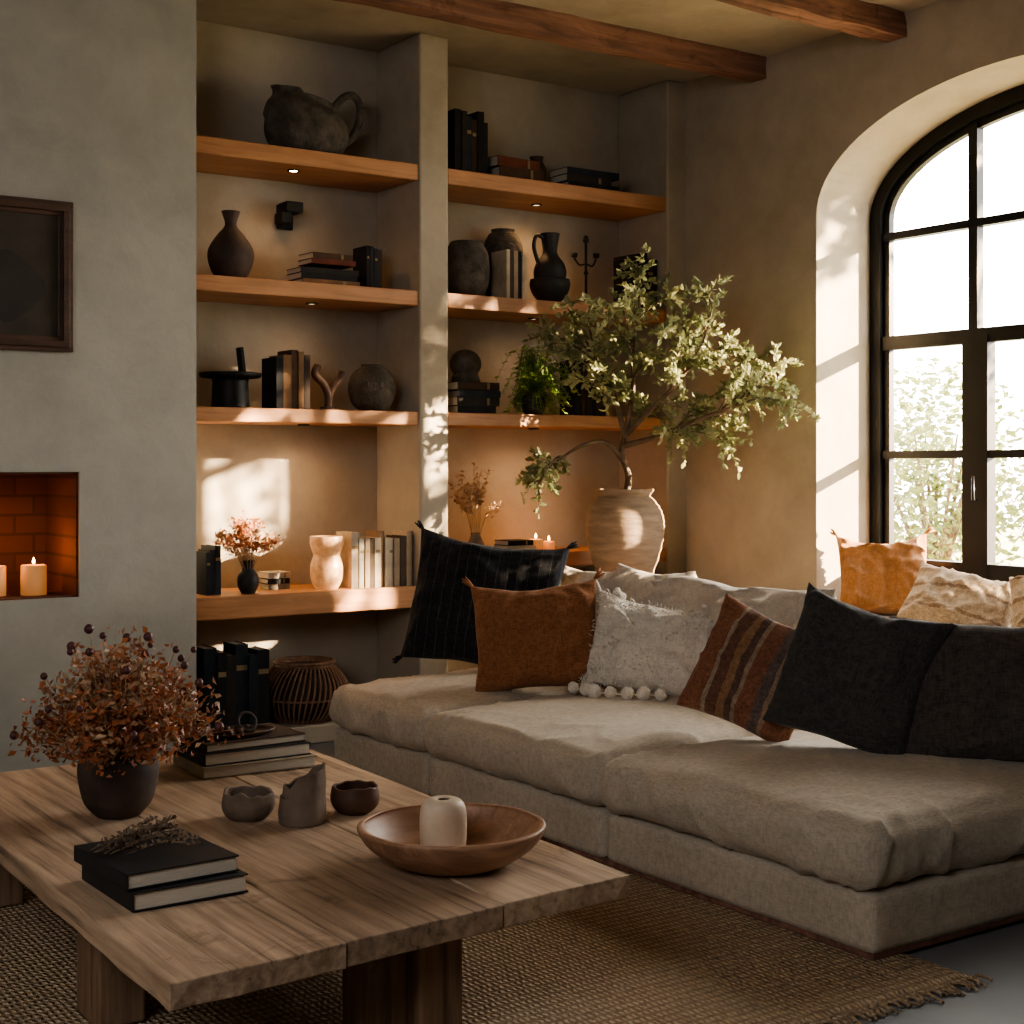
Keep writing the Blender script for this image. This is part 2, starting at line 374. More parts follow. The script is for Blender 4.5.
# window wall
def wall_right():
    V=[];F=[]
    def q(*p):
        o=len(V); V.extend(p); F.append(tuple(range(o,o+len(p))))
    Y0,Y1=YC-AA,YC+AA; XO=XG+.08
    for X in (XW,XO):
        q((X,Y1,0),(X,YB+.1,0),(X,YB+.1,ZC),(X,Y1,ZC)); q((X,-2.1,0),(X,Y0,0),(X,Y0,ZC),(X,-2.1,ZC))
        q((X,Y0,0),(X,Y1,0),(X,Y1,ZSILL),(X,Y0,ZSILL))
    n=40; A=[(YC+AA*math.cos(pi*i/n),ZS+BB*math.sin(pi*i/n)) for i in range(n+1)]
    for i in range(n):
        a,b=A[i],A[i+1]
        for X in (XW,XO): q((X,a[0],a[1]),(X,b[0],b[1]),(X,b[0],ZC),(X,a[0],ZC))
        q((XW,a[0],a[1]),(XO,a[0],a[1]),(XO,b[0],b[1]),(XW,b[0],b[1]))
    q((XW,Y0,ZSILL),(XO,Y0,ZSILL),(XO,Y0,ZS),(XW,Y0,ZS)); q((XW,Y1,ZSILL),(XO,Y1,ZSILL),(XO,Y1,ZS),(XW,Y1,ZS))
    q((XG-.02,Y0,ZSILL),(XG-.02,Y1,ZSILL),(XG-.02,Y1,.86),(XG-.02,Y0,.86)); q((XG-.02,Y0,.86),(XG-.02,Y1,.86),(XO,Y1,.86),(XO,Y0,.86))
    q((XO,Y0,ZSILL),(XO,Y1,ZSILL),(XO,Y1,.86),(XO,Y0,.86))
    return V,F
struct(mk('wall_right',wall_right(),PL,smooth=False),'plaster wall with deep arched window recess')
bench=struct(box('trim_6',5.8,XG-.02,YC-AA,YC+AA,.02,ZSILL,PL,.02),'plaster window seat below the arch')
# window
WZ=.86
win=struct(E('window_1',(XG,YC,WZ),'black steel arched window with divided panes','window'))
def arch_frame(w,x0,x1):
    n=40; zs=ZS-WZ
    path=[(AA,0)]+[(AA*math.cos(pi*i/n),zs+BB*math.sin(pi*i/n)) for i in range(n+1)]+[(-AA,0)]
    inn=[(AA-w,0)]+[((AA-w)*math.cos(pi*i/n),zs+(BB-w)*math.sin(pi*i/n)) for i in range(n+1)]+[(-AA+w,0)]
    V=[];F=[];m=len(path)
    for (X,L) in ((x0,path),(x0,inn),(x1,path),(x1,inn)):
        V+= [(X,y,z) for y,z in L]
    for i in range(m-1):
        F+=[(i,i+1,m+i+1,m+i),(2*m+i,3*m+i,3*m+i+1,2*m+i+1),(m+i,m+i+1,3*m+i+1,3*m+i),(i,2*m+i,2*m+i+1,i+1)]
    F+=[(0,m,3*m,2*m),(m-1,3*m-1,4*m-1,2*m-1)]
    return V,F
mk('window_frame',arch_frame(.08,-.05,.03),WINM,parent=win,smooth=False)
mk('window_frame',join(arch_frame(.125,-.02,.02)),WINM,parent=win,smooth=False)
def zt(y): 
    return ZS-WZ+(BB-.05)*math.sqrt(max(0,1-(y/(AA-.02))**2))
bars=[]
for y in (.60,0,-.60):
    bars.append(g_box(-.03,.025,y-.03,y+.03,1.35,zt(y)))
    wv=.085 if y else .04
    bars.append(g_box(-.04,.03,y-.02-wv,y-.02+wv,0,1.35))
for z,w in ((1.35,.04),(.70,.022),(1.97,.022),(.05,.05)):
    bars.append(g_box(-.035,.025,-AA+.05,AA-.05,z-w,z+w))
mk('muntin',join(*bars),WINM,parent=win,smooth=False)
n=40
gp=[(.0,AA-.03,0)]+[(0,(AA-.03)*math.cos(pi*i/n),ZS-WZ+(BB-.03)*math.sin(pi*i/n)) for i in range(n+1)]+[(0,-AA+.03,0)]
mk('glass_pane',(gp,[tuple(range(len(gp)))]),GLASS,parent=win,smooth=False)
hd=g_tube([(-.06,.55,.45),(-.09,.55,.45),(-.09,.55,.58)],[.01,.01,.008],8)
mk('handle',hd,WINM,parent=win)
# beams
def beam(i,y0,y1,h=.14):
    V,F=[],[]; nx=90
    for a in range(nx+1):
        x=-2.5+(XW+2.5)*a/nx
        for (y,z) in ((y0,ZC),(y0,ZC-h/2),(y0,ZC-h),(y1,ZC-h),(y1,ZC)):
            d=noise.noise(Vector((x*4,y*9,z*9+i)))*.018+noise.noise(Vector((x*14,y*9,z*9+i)))*.008
            V.append((x,y+d,z+(d if z<ZC else 0)))
    for a in range(nx):
        for s in range(4):
            o=a*5; F.append((o+s,o+s+1,o+s+6,o+s+5))
    F.append((0,1,2,3,4)); o=nx*5; F.append((o+4,o+3,o+2,o+1,o))
    struct(mk('trim_%d'%i,(V,F),BEAM,smooth=False),'rough reddish timber ceiling beam')
beam(7,6.42,6.54,.13); beam(8,5.36,5.50,.13); beam(9,4.3,4.45); beam(10,3.1,3.25)
# shelves
def shelf(x0,x1,zt,th):
    o=box('shelf',x0,x1,YS+.012,YB-.002,zt-th,zt,SHW,.006); return tag(o,'thick warm orange-brown wooden shelf set in a plaster niche','shelf','wooden niche shelves')
LZ=[3.19,2.48,1.80,.82]; RZ=[3.19,2.48,1.80,.98]
LS=[shelf(2.872,4.254,z,t) for z,t in zip(LZ,(.09,.085,.075,.12))]
RS=[shelf(4.449,6.068,z,t) for z,t in zip(RZ,(.09,.085,.075,.09))]
def puck(sh,x,y,z,e,lens=PUCK):
    r=Vector((x,y,z))-sh.location
    h=mk('downlight',g_lathe([(0,.002),(.032,.002),(.034,-.008),(.024,-.008),(.022,-.004),(0,-.004)],20),IRON,r,parent=sh)
    mk('lens',g_lathe([(0,-.0045),(.022,-.005),(0,-.0055)],20),lens,parent=h)
    l=bpy.data.lights.new('downlight','SPOT'); l.energy=e; l.color=(1,.58,.27); l.spot_size=math.radians(165); l.spot_blend=1; l.shadow_soft_size=.1
    o=bpy.data.objects.new('downlight_lamp',l); C.objects.link(o); o.parent=h; o.location=(0,0,-.012)
PK2=emis('puck_lens_bright',(1,.68,.36),22)
puck(LS[0],3.55,7.30,3.10,4.5,PK2); puck(LS[1],3.7,7.38,2.395,2.2); puck(LS[2],3.65,7.38,1.725,8)
puck(RS[0],5.25,7.42,3.10,8); puck(RS[1],5.2,7.38,2.395,2.5); puck(RS[2],5.2,7.38,1.725,6)
# ------------------------------------------------------------------ books
def g_book(t,d,h,flat=False):
    c=.003
    cov=join(g_box(0,c,0,d,0,h),g_box(t-c,t,0,d,0,h),g_box(0,t,-.004,.001,0,h))
    pg=g_box(c,t-c,.001,d-.006,.004,h-.004)
    lb=g_box(.004,t-.004,-.0052,-.0035,h*.7,h*.76)
    V,F=join(cov,pg,lb); fm=[0]*18+[1]*6+[2]*6
    if flat: V=[(p[2],p[1],p[0]) for p in V]; F=[tuple(reversed(f)) for f in F]
    return V,F,fm
BC={}
def bmat(c):
    if c not in BC: BC[c]=MM('cover_%d'%len(BC),c,tuple(x*.6 for x in c),.75,12,.1,60,spec=.2)
    return BC[c]
DK=[(.024,.024,.026),(.042,.036,.033),(.028,.035,.046),(.06,.036,.024),(.018,.018,.018)]
BR=[(.14,.07,.035),(.09,.05,.03),(.22,.13,.07),(.05,.035,.03),(.16,.05,.03)]
CRM=[(.55,.45,.33),(.62,.55,.44),(.4,.3,.2),(.1,.07,.05),(.6,.5,.36),(.3,.2,.13)]
LBL=bmat((.3,.22,.12))
def book(x,y,z,t,d,h,col,flat=False,rz=0,ry=0,group='books',lab=None):
    V,F,fm=g_book(t,d,h,flat)
    o=mk('book',(V,F),[bmat(col),PAGES if not flat else PAGESF,LBL if R.random()<.4 else bmat(col)],(x,y,z),(0,ry,rz),smooth=False,fm=fm)
    nm='dark' if sum(col)<.15 else ('brown' if sum(col)<.5 else 'cream')
    return tag(o,lab or '%s hardcover book %s on a wooden shelf'%(nm,'lying flat' if flat else 'standing upright'),'book',group)
def row(x,x1,y,z,h,cols,group,tmin=.022,tmax=.042,lean=0):
    i=0
    while x<x1-.02:
        t=min(R.uniform(tmin,tmax),x1-x); hh=h*R.uniform(.84,1.0)
        book(x,y+R.uniform(0,.02),z,t,R.uniform(.15,.19),hh,cols[i%len(cols)],group=group); x+=t+.0015; i+=1
def stack(x,y,z,L,d,n,cols,group,tm=.034):
    for i in range(n):
        t=tm*R.uniform(.8,1.2); l=L*R.uniform(.84,1)
        book(x+R.uniform(0,.03),y+R.uniform(0,.02),z,t,d*R.uniform(.85,1),l,cols[i%len(cols)],True,R.uniform(-.08,.08),group=group); z+=t+.001
    return z
def pot(name,label,cat,prof,loc,mat,wall=.008,fn=None,seg=40):
    return tag(mk(name,g_lathe(vessel(prof,wall),seg,fn),mat,loc),label,cat)
# left bay top: jug
j=E('stone_jug',(3.67,7.38,3.19),'large rough dark stone jug with looped handle on the top shelf','jug')
def jf(p,a):
    x,y,z=p[0]*1.2,p[1]*.85,p[2]
    k=max(0,(z-.15)/.15)
    z-=.16*k*x*.9
    c_=math.cos(a)
    if z>.2 and c_<-.5: x-=.10*(-c_-.5)*k; z+=.02*k
    return (x,y,z)
mk('body',g_lathe(vessel([(.10,0),(.16,.03),(.2,.11),(.2,.19),(.17,.25),(.135,.285),(.125,.31),(.13,.325)],.012),44,jf),STONE,parent=j)
mk('handle',g_tube(cr([(.1,0,.25),(.17,0,.31),(.23,0,.37),(.29,0,.385),(.33,0,.34),(.325,0,.25),(.28,0,.15),(.2,0,.09)],6),[.022]*43,10),STONE,parent=j)
# bay shelf 2
pot('bottle_vase','dark brown stoneware bottle vase with flared lip','vase',[(.065,0),(.1,.05),(.122,.12),(.115,.18),(.07,.25),(.036,.29),(.032,.32),(.045,.36),(.05,.375)],(3.22,7.38,2.48),STONE2)
w=E('wall_sconce',(3.66,7.648,2.9),'small black iron bracket sculpture mounted on the niche wall','wall sculpture')
mk('plate',g_box(-.05,.05,-.02,0,-.07,.07),IRON,parent=w,bev=.008,smooth=False)
mk('arm',g_box(-.045,.06,-.13,-.02,.015,.075),IRON,parent=w,bev=.008,smooth=False)
mk('block',g_box(-.07,-.01,-.12,-.02,-.05,.015),IRON,parent=w,bev=.008,smooth=False)
stack(3.56,7.25,2.48,.40,.2,3,[BR[2],DK[0],DK[1]],'books on the second shelf')
row(3.985,4.10,7.27,2.48,.25,DK,'books on the second shelf',.02,.03)
stack(3.62,7.26,2.60,.28,.18,2,[BR[4],BR[1]],'books on the second shelf',.03)
# shelf 3
p=E('pedestal_tray',(3.21,7.36,1.80),'black iron drum pedestal with flat tray and slanted fin','decorative stand')
mk('drum',g_lathe([(0,0),(.1,0),(.105,.01),(.1,.02),(.095,.14),(.1,.16),(0,.16)],36),IRON,parent=p)
mk('tray',g_lathe(vessel([(.1,.162),(.155,.166),(.165,.18),(.165,.19)],.006,3),36),IRON,parent=p)
mk('fin',xf(g_box(-.01,.01,-.03,.03,0,.15),Matrix.Translation((.07,0,.18))@Matrix.Rotation(-.12,4,'Y')),IRON,parent=p,smooth=False,bev=.003)
row(3.43,3.63,7.25,1.80,.33,[DK[0],BR[2],BR[1],BR[2],BR[3]],'books on the middle shelf',.03,.05)
s=E('wood_sculpture',(3.78,7.34,1.80),'carved brown wooden curved sculpture beside the books','sculpture')
mk('base',g_lathe([(0,0),(.05,0),(.045,.02),(0,.025)],24),STONE2,parent=s)
mk('curl',g_tube(cr([(0,0,.02),(.0,0,.09),(-.03,0,.15),(-.08,0,.2),(-.06,0,.25)],5),[.022]*21,10),CLAYB,parent=s)
mk('curl',g_tube(cr([(0,0,.05),(.03,0,.13),(.07,0,.17),(.09,0,.22)],5),[.02]*16,10),CLAYB,parent=s)
pot('round_pot','round dark mottled stoneware pot with narrow mouth','pot',[(.06,0),(.11,.04),(.135,.12),(.12,.2),(.075,.245),(.06,.25),(.062,.265)],(4.05,7.33,1.80),STONE)
# shelf 4
row(3.03,3.13,7.26,.82,.26,[DK[2],DK[0],DK[2]],'books on the lower shelf')
def blossoms(name,loc,label,cat,pot_prof,pmat,spread,height,n,mats,z0,seed,pods=0,sz=1.0,low=.55,cl=.07):
    rr=random.Random(seed)
    e=E(name,loc,label,cat); mk('pot',g_lathe(vessel(pot_prof,.007),36),pmat,parent=e)
    st=[];b1=[];b2=[];pd=[]
    for i in range(n):
        a=rr.uniform(0,2*pi); q=rr.random()**.6; rad=spread*q*(1+.25*rr.gauss(0,1)*(i%5==0)); hz=z0+(height-z0)*(1-low*q*q)*rr.uniform(.6 if low<.6 else .35,1)
        tip=Vector((math.cos(a)*rad,math.sin(a)*rad,hz)); base=Vector((math.cos(a)*.02,math.sin(a)*.02,z0*.6))
        mid=(base+tip)/2+Vector((-math.cos(a)*rad*.15,-math.sin(a)*rad*.15,height*.06))
        P=cr([base,mid,tip],4); st.append(g_tube(P,[.0016]*len(P),4))
        tgt=b1 if rr.random()<.66 or len(mats)<2 else b2
        for k in range(rr.randint(16,30)):
            c=P[rr.randint(5,8)]+Vector((rr.gauss(0,1),rr.gauss(0,1),rr.gauss(0,1)))*spread*cl
            L=rr.uniform(.006,.014)*sz
            d=Vector((rr.gauss(0,1),rr.gauss(0,1),rr.gauss(0,1))).normalized(); s=d.orthogonal().normalized()
            nrm=d.cross(s)
            tgt.append(([tuple(c-d*L),tuple(c+s*L*.6+nrm*L*.3),tuple(c+d*L),tuple(c-s*L*.6+nrm*L*.3)],[(0,1,2),(0,2,3)]))
    for i in range(pods):
        a=rr.uniform(0,2*pi); el=rr.uniform(.1,1.2); d=Vector((math.cos(a)*math.cos(el),math.sin(a)*math.cos(el),math.sin(el)*1.2))
        tip=d*spread*rr.uniform(.95,1.2)+Vector((0,0,z0+.03)); P=cr([(0,0,z0*.7),tuple(tip*.6+Vector((0,0,.04))),tuple(tip)],4)
        st.append(g_tube(P,[.0016]*len(P),4)); pd.append(g_ball(tip,rr.uniform(.010,.017),8,6))
    mk('stem',join(*st),DRYT,parent=e)['kind']='stuff'
    mk('blossom',join(*b1),mats[0],parent=e,smooth=False)['kind']='stuff'
    if b2: mk('blossom',join(*b2),mats[1],parent=e,smooth=False)['kind']='stuff'
    if pd: mk('seed_pod',join(*pd),SEED,parent=e)['kind']='stuff'
    return e
blossoms('dried_flower_vase',(3.27,7.27,.82),'small dark vase of rust dried flowers on the lower shelf','vase of flowers',[(.035,0),(.055,.04),(.055,.09),(.03,.13),(.028,.16),(.036,.175)],BLK,.18,.42,55,[DRYR,DRYT],.17,3,0,1.3)
zz=stack(3.42,7.38,.82,.14,.14,3,[(.3,.26,.2),DK[0],(.5,.45,.36)],'small books on the lower shelf',.032)
pot('candle_lantern','glowing amber and cream marbled glass candle lantern with wide collar','lantern',[(.06,0),(.085,.05),(.09,.12),(.08,.16),(.072,.185),(.08,.21),(.092,.25),(.09,.29)],(3.74,7.28,.82),MARB)
row(3.86,4.24,7.2,.82,.32,CRM,'pale books on the lower shelf',.025,.045)
# floor niche
row(3.0,3.37,7.2,.1,.46,[DK[2],DK[0],DK[1],DK[2]],'tall dark folios at the bottom of the niche',.045,.07)
b=E('rattan_basket',(3.65,7.37,.1),'round open rattan basket with curved ribs and coiled rim','basket')
ribs=[]
for i in range(48):
    a=2*pi*i/48; prof=[(.15,0),(.21,.05),(.245,.13),(.235,.2),(.19,.27),(.15,.30)]
    ribs.append(g_tube(cr([(math.cos(a+.3*k/5)*r,math.sin(a+.3*k/5)*r,z) for k,(r,z) in enumerate(prof)],3),.006,5))
mk('rib',join(*ribs),RATT,parent=b)['kind']='stuff'
def ring(r,z,t,seg=40): return g_tube([(r*math.cos(2*pi*i/seg),r*math.sin(2*pi*i/seg),z) for i in range(seg)],t,8,True)
mk('rim',join(ring(.15,.305,.013),ring(.16,.32,.011)),RATT,parent=b)
mk('hoop',ring(.242,.13,.006),RATT,parent=b); mk('hoop',ring(.15,.009,.009),RATT,parent=b)
mk('lining',g_lathe([(0,.01),(.14,.01),(.19,.06),(.222,.13),(.21,.2),(.165,.265),(.16,.265),(.2,.2),(.21,.13),(.13,.02),(0,.02)],36),STONE2,parent=b)
# ---- right bay
row(4.56,4.79,7.25,3.19,.38,DK,'dark books on the top shelf',.03,.05)
stack(4.84,7.24,3.19,.34,.2,2,[BR[1],BR[4]],'brown books on the top shelf',.065)
pot('small_jar','small dark clay jar with lid-like rim','jar',[(.03,0),(.055,.05),(.06,.12),(.04,.17),(.045,.2)],(5.25,7.42,3.19),STONE2)
stack(5.34,7.24,3.19,.42,.2,3,DK,'dark books stacked on the top shelf',.042)
pot('round_pot','rounded dark stoneware pot with wide mouth','pot',[(.08,0),(.125,.06),(.14,.16),(.13,.26),(.1,.32),(.09,.335)],(4.7,7.36,2.48),STONE)
row(4.88,5.05,7.2,2.48,.31,[CRM[0],CRM[3],CRM[2],DK[0]],'books on the second shelf of the other bay',.022,.035)
pot('tall_vase','tall dark shouldered stoneware vase behind the books','vase',[(.08,0),(.11,.1),(.125,.25),(.12,.36),(.09,.43),(.07,.44),(.075,.46)],(5.07,7.52,2.48),STONE)
jj=E('black_ewer',(5.28,7.32,2.48),'black ceramic ewer with handle standing in a bowl','jug')
mk('bowl',g_lathe(vessel([(.05,0),(.1,.05),(.125,.11),(.12,.15)],.008),36),BLK,parent=jj)
mk('body',g_lathe(vessel([(.07,.09),(.1,.17),(.09,.24),(.05,.3),(.045,.34),(.055,.4),(.06,.43)],.007),36),BLK,parent=jj)
mk('handle',g_tube(cr([(-.05,0,.4),(-.1,0,.41),(-.12,0,.34),(-.09,0,.25)],5),.012,8),BLK,parent=jj)
c=E('iron_candlestick',(5.57,7.34,2.48),'tall thin black iron candlestick with side arms','candlestick')
mk('stem',g_lathe([(0,0),(.055,0),(.05,.012),(.01,.025),(.008,.2),(.016,.21),(.008,.23),(.008,.4),(.02,.41),(.014,.44),(0,.45)],16),IRON,parent=c)
mk('arm',g_tube(cr([(-.09,0,.3),(-.05,0,.26),(0,0,.27),(.05,0,.26),(.08,0,.31)],4),.006,6),IRON,parent=c)
for cx,cz in ((-.09,.3),(.08,.31)): mk('cup',g_lathe([(0,0),(.018,.005),(.022,.03),(0,.03)],12),IRON,(cx,0,cz),parent=c)
row(5.82,6.05,7.22,2.48,.36,[DK[0],DK[3],DK[4]],'dark books at the end of the second shelf',.03,.05)
zz=stack(4.55,7.22,1.8,.30,.2,4,DK,'dark books stacked on the third shelf',.045)
b2=E('head_sculpture',(4.67,7.32,zz),'small dark rounded stone sculpture on stacked books','sculpture')
mk('head',g_ball((0,0,.11),.09,20,12,(1.1,.9,.95)),STONE,parent=b2)
mk('base',g_lathe([(0,0),(.09,0),(.08,.03),(.07,.06),(0,.08)],20),STONE,parent=b2)
row(5.42,5.66,7.24,1.8,.36,[DK[0],DK[3],DK[1]],'dark books on the third shelf',.03,.045)
fp=E('potted_fern',(5.10,7.24,1.8),'green trailing fern in a dark pot on the shelf','houseplant')
mk('pot',g_lathe(vessel([(.05,0),(.07,.04),(.075,.1),(.078,.12)],.008),30),BLK,parent=fp)
lv=[];st=[]; rr=random.Random(5)
for i in range(120):
    a=rr.uniform(0,2*pi); L=rr.uniform(.12,.29)
    if math.sin(a)>.1: L*=.45
    dx,dy=math.cos(a),math.sin(a); up=rr.uniform(-.04,.28)
    P=cr([(0,0,.1),(dx*L*.5,dy*L*.5,.14+up),(dx*L,dy*L,.03+up*.7)],6); st.append(g_tube(P,.002,4))
    for q in P[3:]:
        for s in (1,-1):
            d=Vector((-dy*s+rr.uniform(-.3,.3),dx*s+rr.uniform(-.3,.3),rr.uniform(-.4,.3))).normalized(); l=.036
            n_=d.cross(Vector((dx,dy,0))).normalized(); e=d.cross(n_)
            lv.append(([tuple(q),tuple(q+d*l*.5+e*.012),tuple(q+d*l),tuple(q+d*l*.5-e*.012)],[(0,1,2,3)]))
mk('stem',join(*st),GREEN,parent=fp)['kind']='stuff'; mk('foliage',join(*lv),GREEN,parent=fp,smooth=False)['kind']='stuff'
blossoms('dried_grass_vase',(4.76,7.35,.98),'sprigs of pale dried stems in a small clay vase','vase of flowers',[(.035,0),(.05,.05),(.03,.1),(.032,.12)],CLAY,.16,.55,26,[DRYT],.12,9,0,1.3)
book(4.9,7.22,.98,.04,.16,.2,CRM[1],True,group='books on the low shelf'); book(4.91,7.23,1.022,.03,.15,.18,DK[0],True,group='books on the low shelf')
# candles
def candle(x,y,z,r,h,e,label,holder=False):
    c=E('pillar_candle',(x,y,z),label,'candle')
    mk('wax_body',g_lathe([(0,0),(r,0),(r*1.01,h*.5),(r,h),(r*.9,h+.003),(r*.8,h-.006),(0,h-.01)],28),WAX,parent=c)
    mk('wick',g_tube([(0,0,h-.01),(0,0,h+.012)],.0015,6),IRON,parent=c)
    mk('flame',g_lathe([(0,h+.006),(.005,h+.010),(.007,h+.018),(.005,h+.028),(0,h+.04)],12),FLAME,parent=c)
    l=bpy.data.lights.new('candlelight','POINT'); l.energy=e; l.color=(1,.36,.09); l.shadow_soft_size=.02
    o=bpy.data.objects.new('candlelight',l); C.objects.link(o); o.parent=c; o.location=(0,-.0,h+.075)
candle(2.11,7.16,fz0+.008,.06,.14,.6,'lit cream pillar candle burning in the brick firebox')
candle(1.93,7.2,fz0+.008,.06,.14,.6,'lit cream pillar candle burning in the brick firebox')
candle(1.6,7.3,fz0+.008,.05,.12,.4,'lit cream pillar candle burning in the brick firebox')
candle(5.16,7.3,.98,.04,.07,.5,'small lit candle on the low shelf')
candle(5.3,7.36,.98,.035,.05,.4,'small lit candle on the low shelf')
# painting
pa=E('framed_painting',(1.93,6.998,2.39),'dark abstract painting in carved dark wooden frame on plaster wall','painting')
W,H=.31,.355
for (o1,d1,wd) in ((0,.035,.028),(.02,.05,.03),(.045,.03,.025)):
    x,z=W-o1,H-o1
    mk('picture_frame',join(g_box(-x,x,-d1,0,z-wd,z),g_box(-x,x,-d1,0,-z,-z+wd),g_box(-x,-x+wd,-d1,0,-z+wd,z-wd),g_box(x-wd,x,-d1,0,-z+wd,z-wd)),DARKW,parent=pa,smooth=False,bev=.003)
mk('canvas',g_box(-W+.07,W-.07,-.018,-.002,-H+.07,H-.07),CANV,parent=pa,smooth=False)
mk('painted_shape',([((.13+.05*math.cos(4*pi*i/48))*math.cos(2*pi*i/48)*(1+.15*noise.noise(Vector((i*.35,3,0)))),-.0185,-.06+.17*math.sin(2*pi*i/48)) for i in range(48)],[tuple(range(48))]),CANV2,parent=pa,smooth=False)
# ------------------------------------------------------------------ sofa
Y0=3.04
so=E('sofa',(3.385,Y0,0),'low deep modular sofa in natural grey-beige linen','sofa')
ys=[Y0,4.35,5.62,6.52]
D=1.66; LT=ys[-1]-Y0
mk('plinth',g_box(.012,D-.02,.012,LT-.03,.014,.04),BEAM,parent=so,smooth=False)
for i in range(3):
    a,b_=ys[i]-Y0,ys[i+1]-Y0; L=b_-a
    mk('base_module',g_soft(D/2,L/2-.004,.092,.02,0,i+1,.003,.035),LINEN,(D/2,(a+b_)/2,.120),parent=so)
    mk('seat_cushion',g_soft(.66,L/2-.010,.105,.058,.05,i+11,.014,.020,.018),LINEN,(.635,(a+b_)/2,.316),parent=so)
mk('backrest',g_soft(.12,LT/2,.235,.05,0,33,.006,.04),LINEN,(D-.13,LT/2,.44),parent=so)
def backc(y0,y1,h,seed,dx=0,tl=12):
    mk('back_cushion',g_pillow(y1-y0,h,.3,seed,50,.04,.02,.034),LINENB,(1.33+dx,(y0+y1)/2-Y0,.43+h/2-.02),orient(180,tl,0),parent=so)
backc(4.5,5.55,.56,41); backc(5.45,6.05,.58,42,.03); backc(6.0,6.5,.55,43,.02)
# pillows
pillow('large navy pillow with fine pale stitched stripes and corner tassels',(4.15,6.32,.80),.78,.68,.2,228,14,-7,NAVY,1,[(1,1),(-1,1),(-1,-1)],k=.06)
pillow('square rust brown linen pillow with fringed corners',(4.02,5.68,.70),.60,.52,.19,233,16,4,RUST,2,[(1,1),(-1,1),(1,-1),(-1,-1)])
p4=pillow('cream nubby pillow with tied corners and pompoms',(4.42,5.28,.66),.64,.46,.19,225,24,-8,CREAM,3,[(1,1),(-1,1)],wr=.026)
for i,(x,y) in enumerate([(-.22,.21),(.2,.22),(.26,.17)]):
    mk('knot',g_soft(.04,.025,.02,.018,.01,i,.02,.01),CREAM,(x,y,.01),(0,0,.5*i),parent=p4)
rr=random.Random(44); tf=[]
pv=p4.data.vertices
for i in range(1500):
    v=pv[rr.randrange(len(pv))]; nn=v.normal
    if nn.z<0: continue
    p0=v.co+Vector((rr.uniform(-.01,.01),rr.uniform(-.01,.01),0)); d=(nn+Vector((rr.gauss(0,.6),rr.gauss(0,.6)-.3,rr.gauss(0,.3)))).normalized()*rr.uniform(.008,.02)
    tf.append(g_tube([p0-nn*.002,p0+d*.6+nn*.002,p0+d],[.0028,.0025,.0012],3))
mk('tuft',join(*tf),CREAM,parent=p4)['kind']='stuff'
pillow('woven striped pillow in rust, tan and charcoal',(4.07,4.26,.70),.50,.50,.18,206,24,-17,KILIM,4)
pillow('plush charcoal linen pillow leaning on the sofa back',(4.15,3.82,.73),.56,.56,.2,208,18,-14,CHAR,5)
pillow('large dark charcoal ribbed cushion at the sofa end',(4.46,3.42,.69),.76,.56,.24,214,24,3,CHAR2,6)
pillow('ochre orange pillow with tasselled corners on the window seat',(6.42,5.70,.88),.50,.48,.18,222,14,2,ORANGE,7,[(1,1),(-1,1),(1,-1),(-1,-1)],wr=.03,dent=.05)
pillow('beige patterned pillow slouching on the window seat',(6.2,4.98,.79),.56,.42,.2,215,45,-16,PATT,8)
pillow('beige patterned pillow slouching on the window seat',(6.3,4.45,.80),.52,.42,.2,205,40,8,PATT,12)
# pompom garland
g=E('pompom_garland',(4.10,5.24,.457),'string of cream wool pompoms lying on the sofa seat','pompom garland')
PP=[(-.05,.19),(-.03,.12),(-.04,.05),(.0,-.02),(.04,-.09),(.1,-.13),(.14,-.2)]
for i,(x,y) in enumerate(PP):
    r_=.028+.003*(i%3); vb=g_ball((0,0,0),r_,16,12)
    vb=([tuple(Vector(p)*(1+.18*noise.noise(Vector(p)*90+Vector((i,0,0))))) for p in vb[0]],vb[1])
    mk('pompom',vb,CREAM,(x,y,.024),parent=g)
mk('cord',g_tube(cr([(x,y,.02) for x,y in PP],4),.004,6),CREAM,parent=g)
# ------------------------------------------------------------------ console + olive tree
cs=E('console_table',(5.5,6.76,0),'low wooden console behind the sofa carrying the planter','console table')
mk('top',g_box(-.33,.5,-.26,.26,.72,.77),SHW,parent=cs,smooth=False,bev=.006)
for x in (-.3,.42):
    for y in (-.22,.16): mk('leg',g_box(x,x+.05,y,y+.05,0,.72),DARKW,parent=cs,smooth=False)
tr=E('potted_olive_tree',(5.40,6.74,.77),'olive tree with silvery leaves in a large ribbed clay pot','potted tree')
prof=sp([(.12,0),(.15,.06),(.205,.22),(.23,.36),(.215,.46),(.17,.53),(.15,.55),(.165,.575),(.17,.59)],8)
prof=[(r+(.003*math.sin(z*220) if z<.52 else 0),z) for r,z in prof]
prof=[(0,0)]+prof+[(.15,.59),(.14,.54),(0,.54)]
POTM=MM('tan_clay',(.34,.25,.18),(.2,.145,.10),.85,6,.6,30,sc=(1,1,5))
mk('pot',g_lathe(prof,48),POTM,parent=tr)
rr=random.Random(21)
RV=Vector((.826,-.564,0)); FV=Vector((.564,.826,0))
br=[];lv=[]
def clampw(p):
    p.x=min(p.x,6.16-5.40); p.y=min(p.y,7.06-6.74); return p
def W3(r_,z_,dep=0): return clampw(RV*r_+FV*dep+Vector((0,0,z_)))
def leaf(p,d,l,w):
    s=d.cross(Vector((rr.gauss(0,1),rr.gauss(0,1),rr.gauss(0,1)))).normalized(); n_=d.cross(s)*l*.08
    o=[p,p+d*l*.35+s*w+n_,p+d*l*.7+s*w*.8+n_,p+d*l,p+d*l*.7-s*w*.8+n_,p+d*l*.35-s*w+n_]
    lv.append(([tuple(q) for q in o],[(0,1,2,3),(0,3,4,5)]))
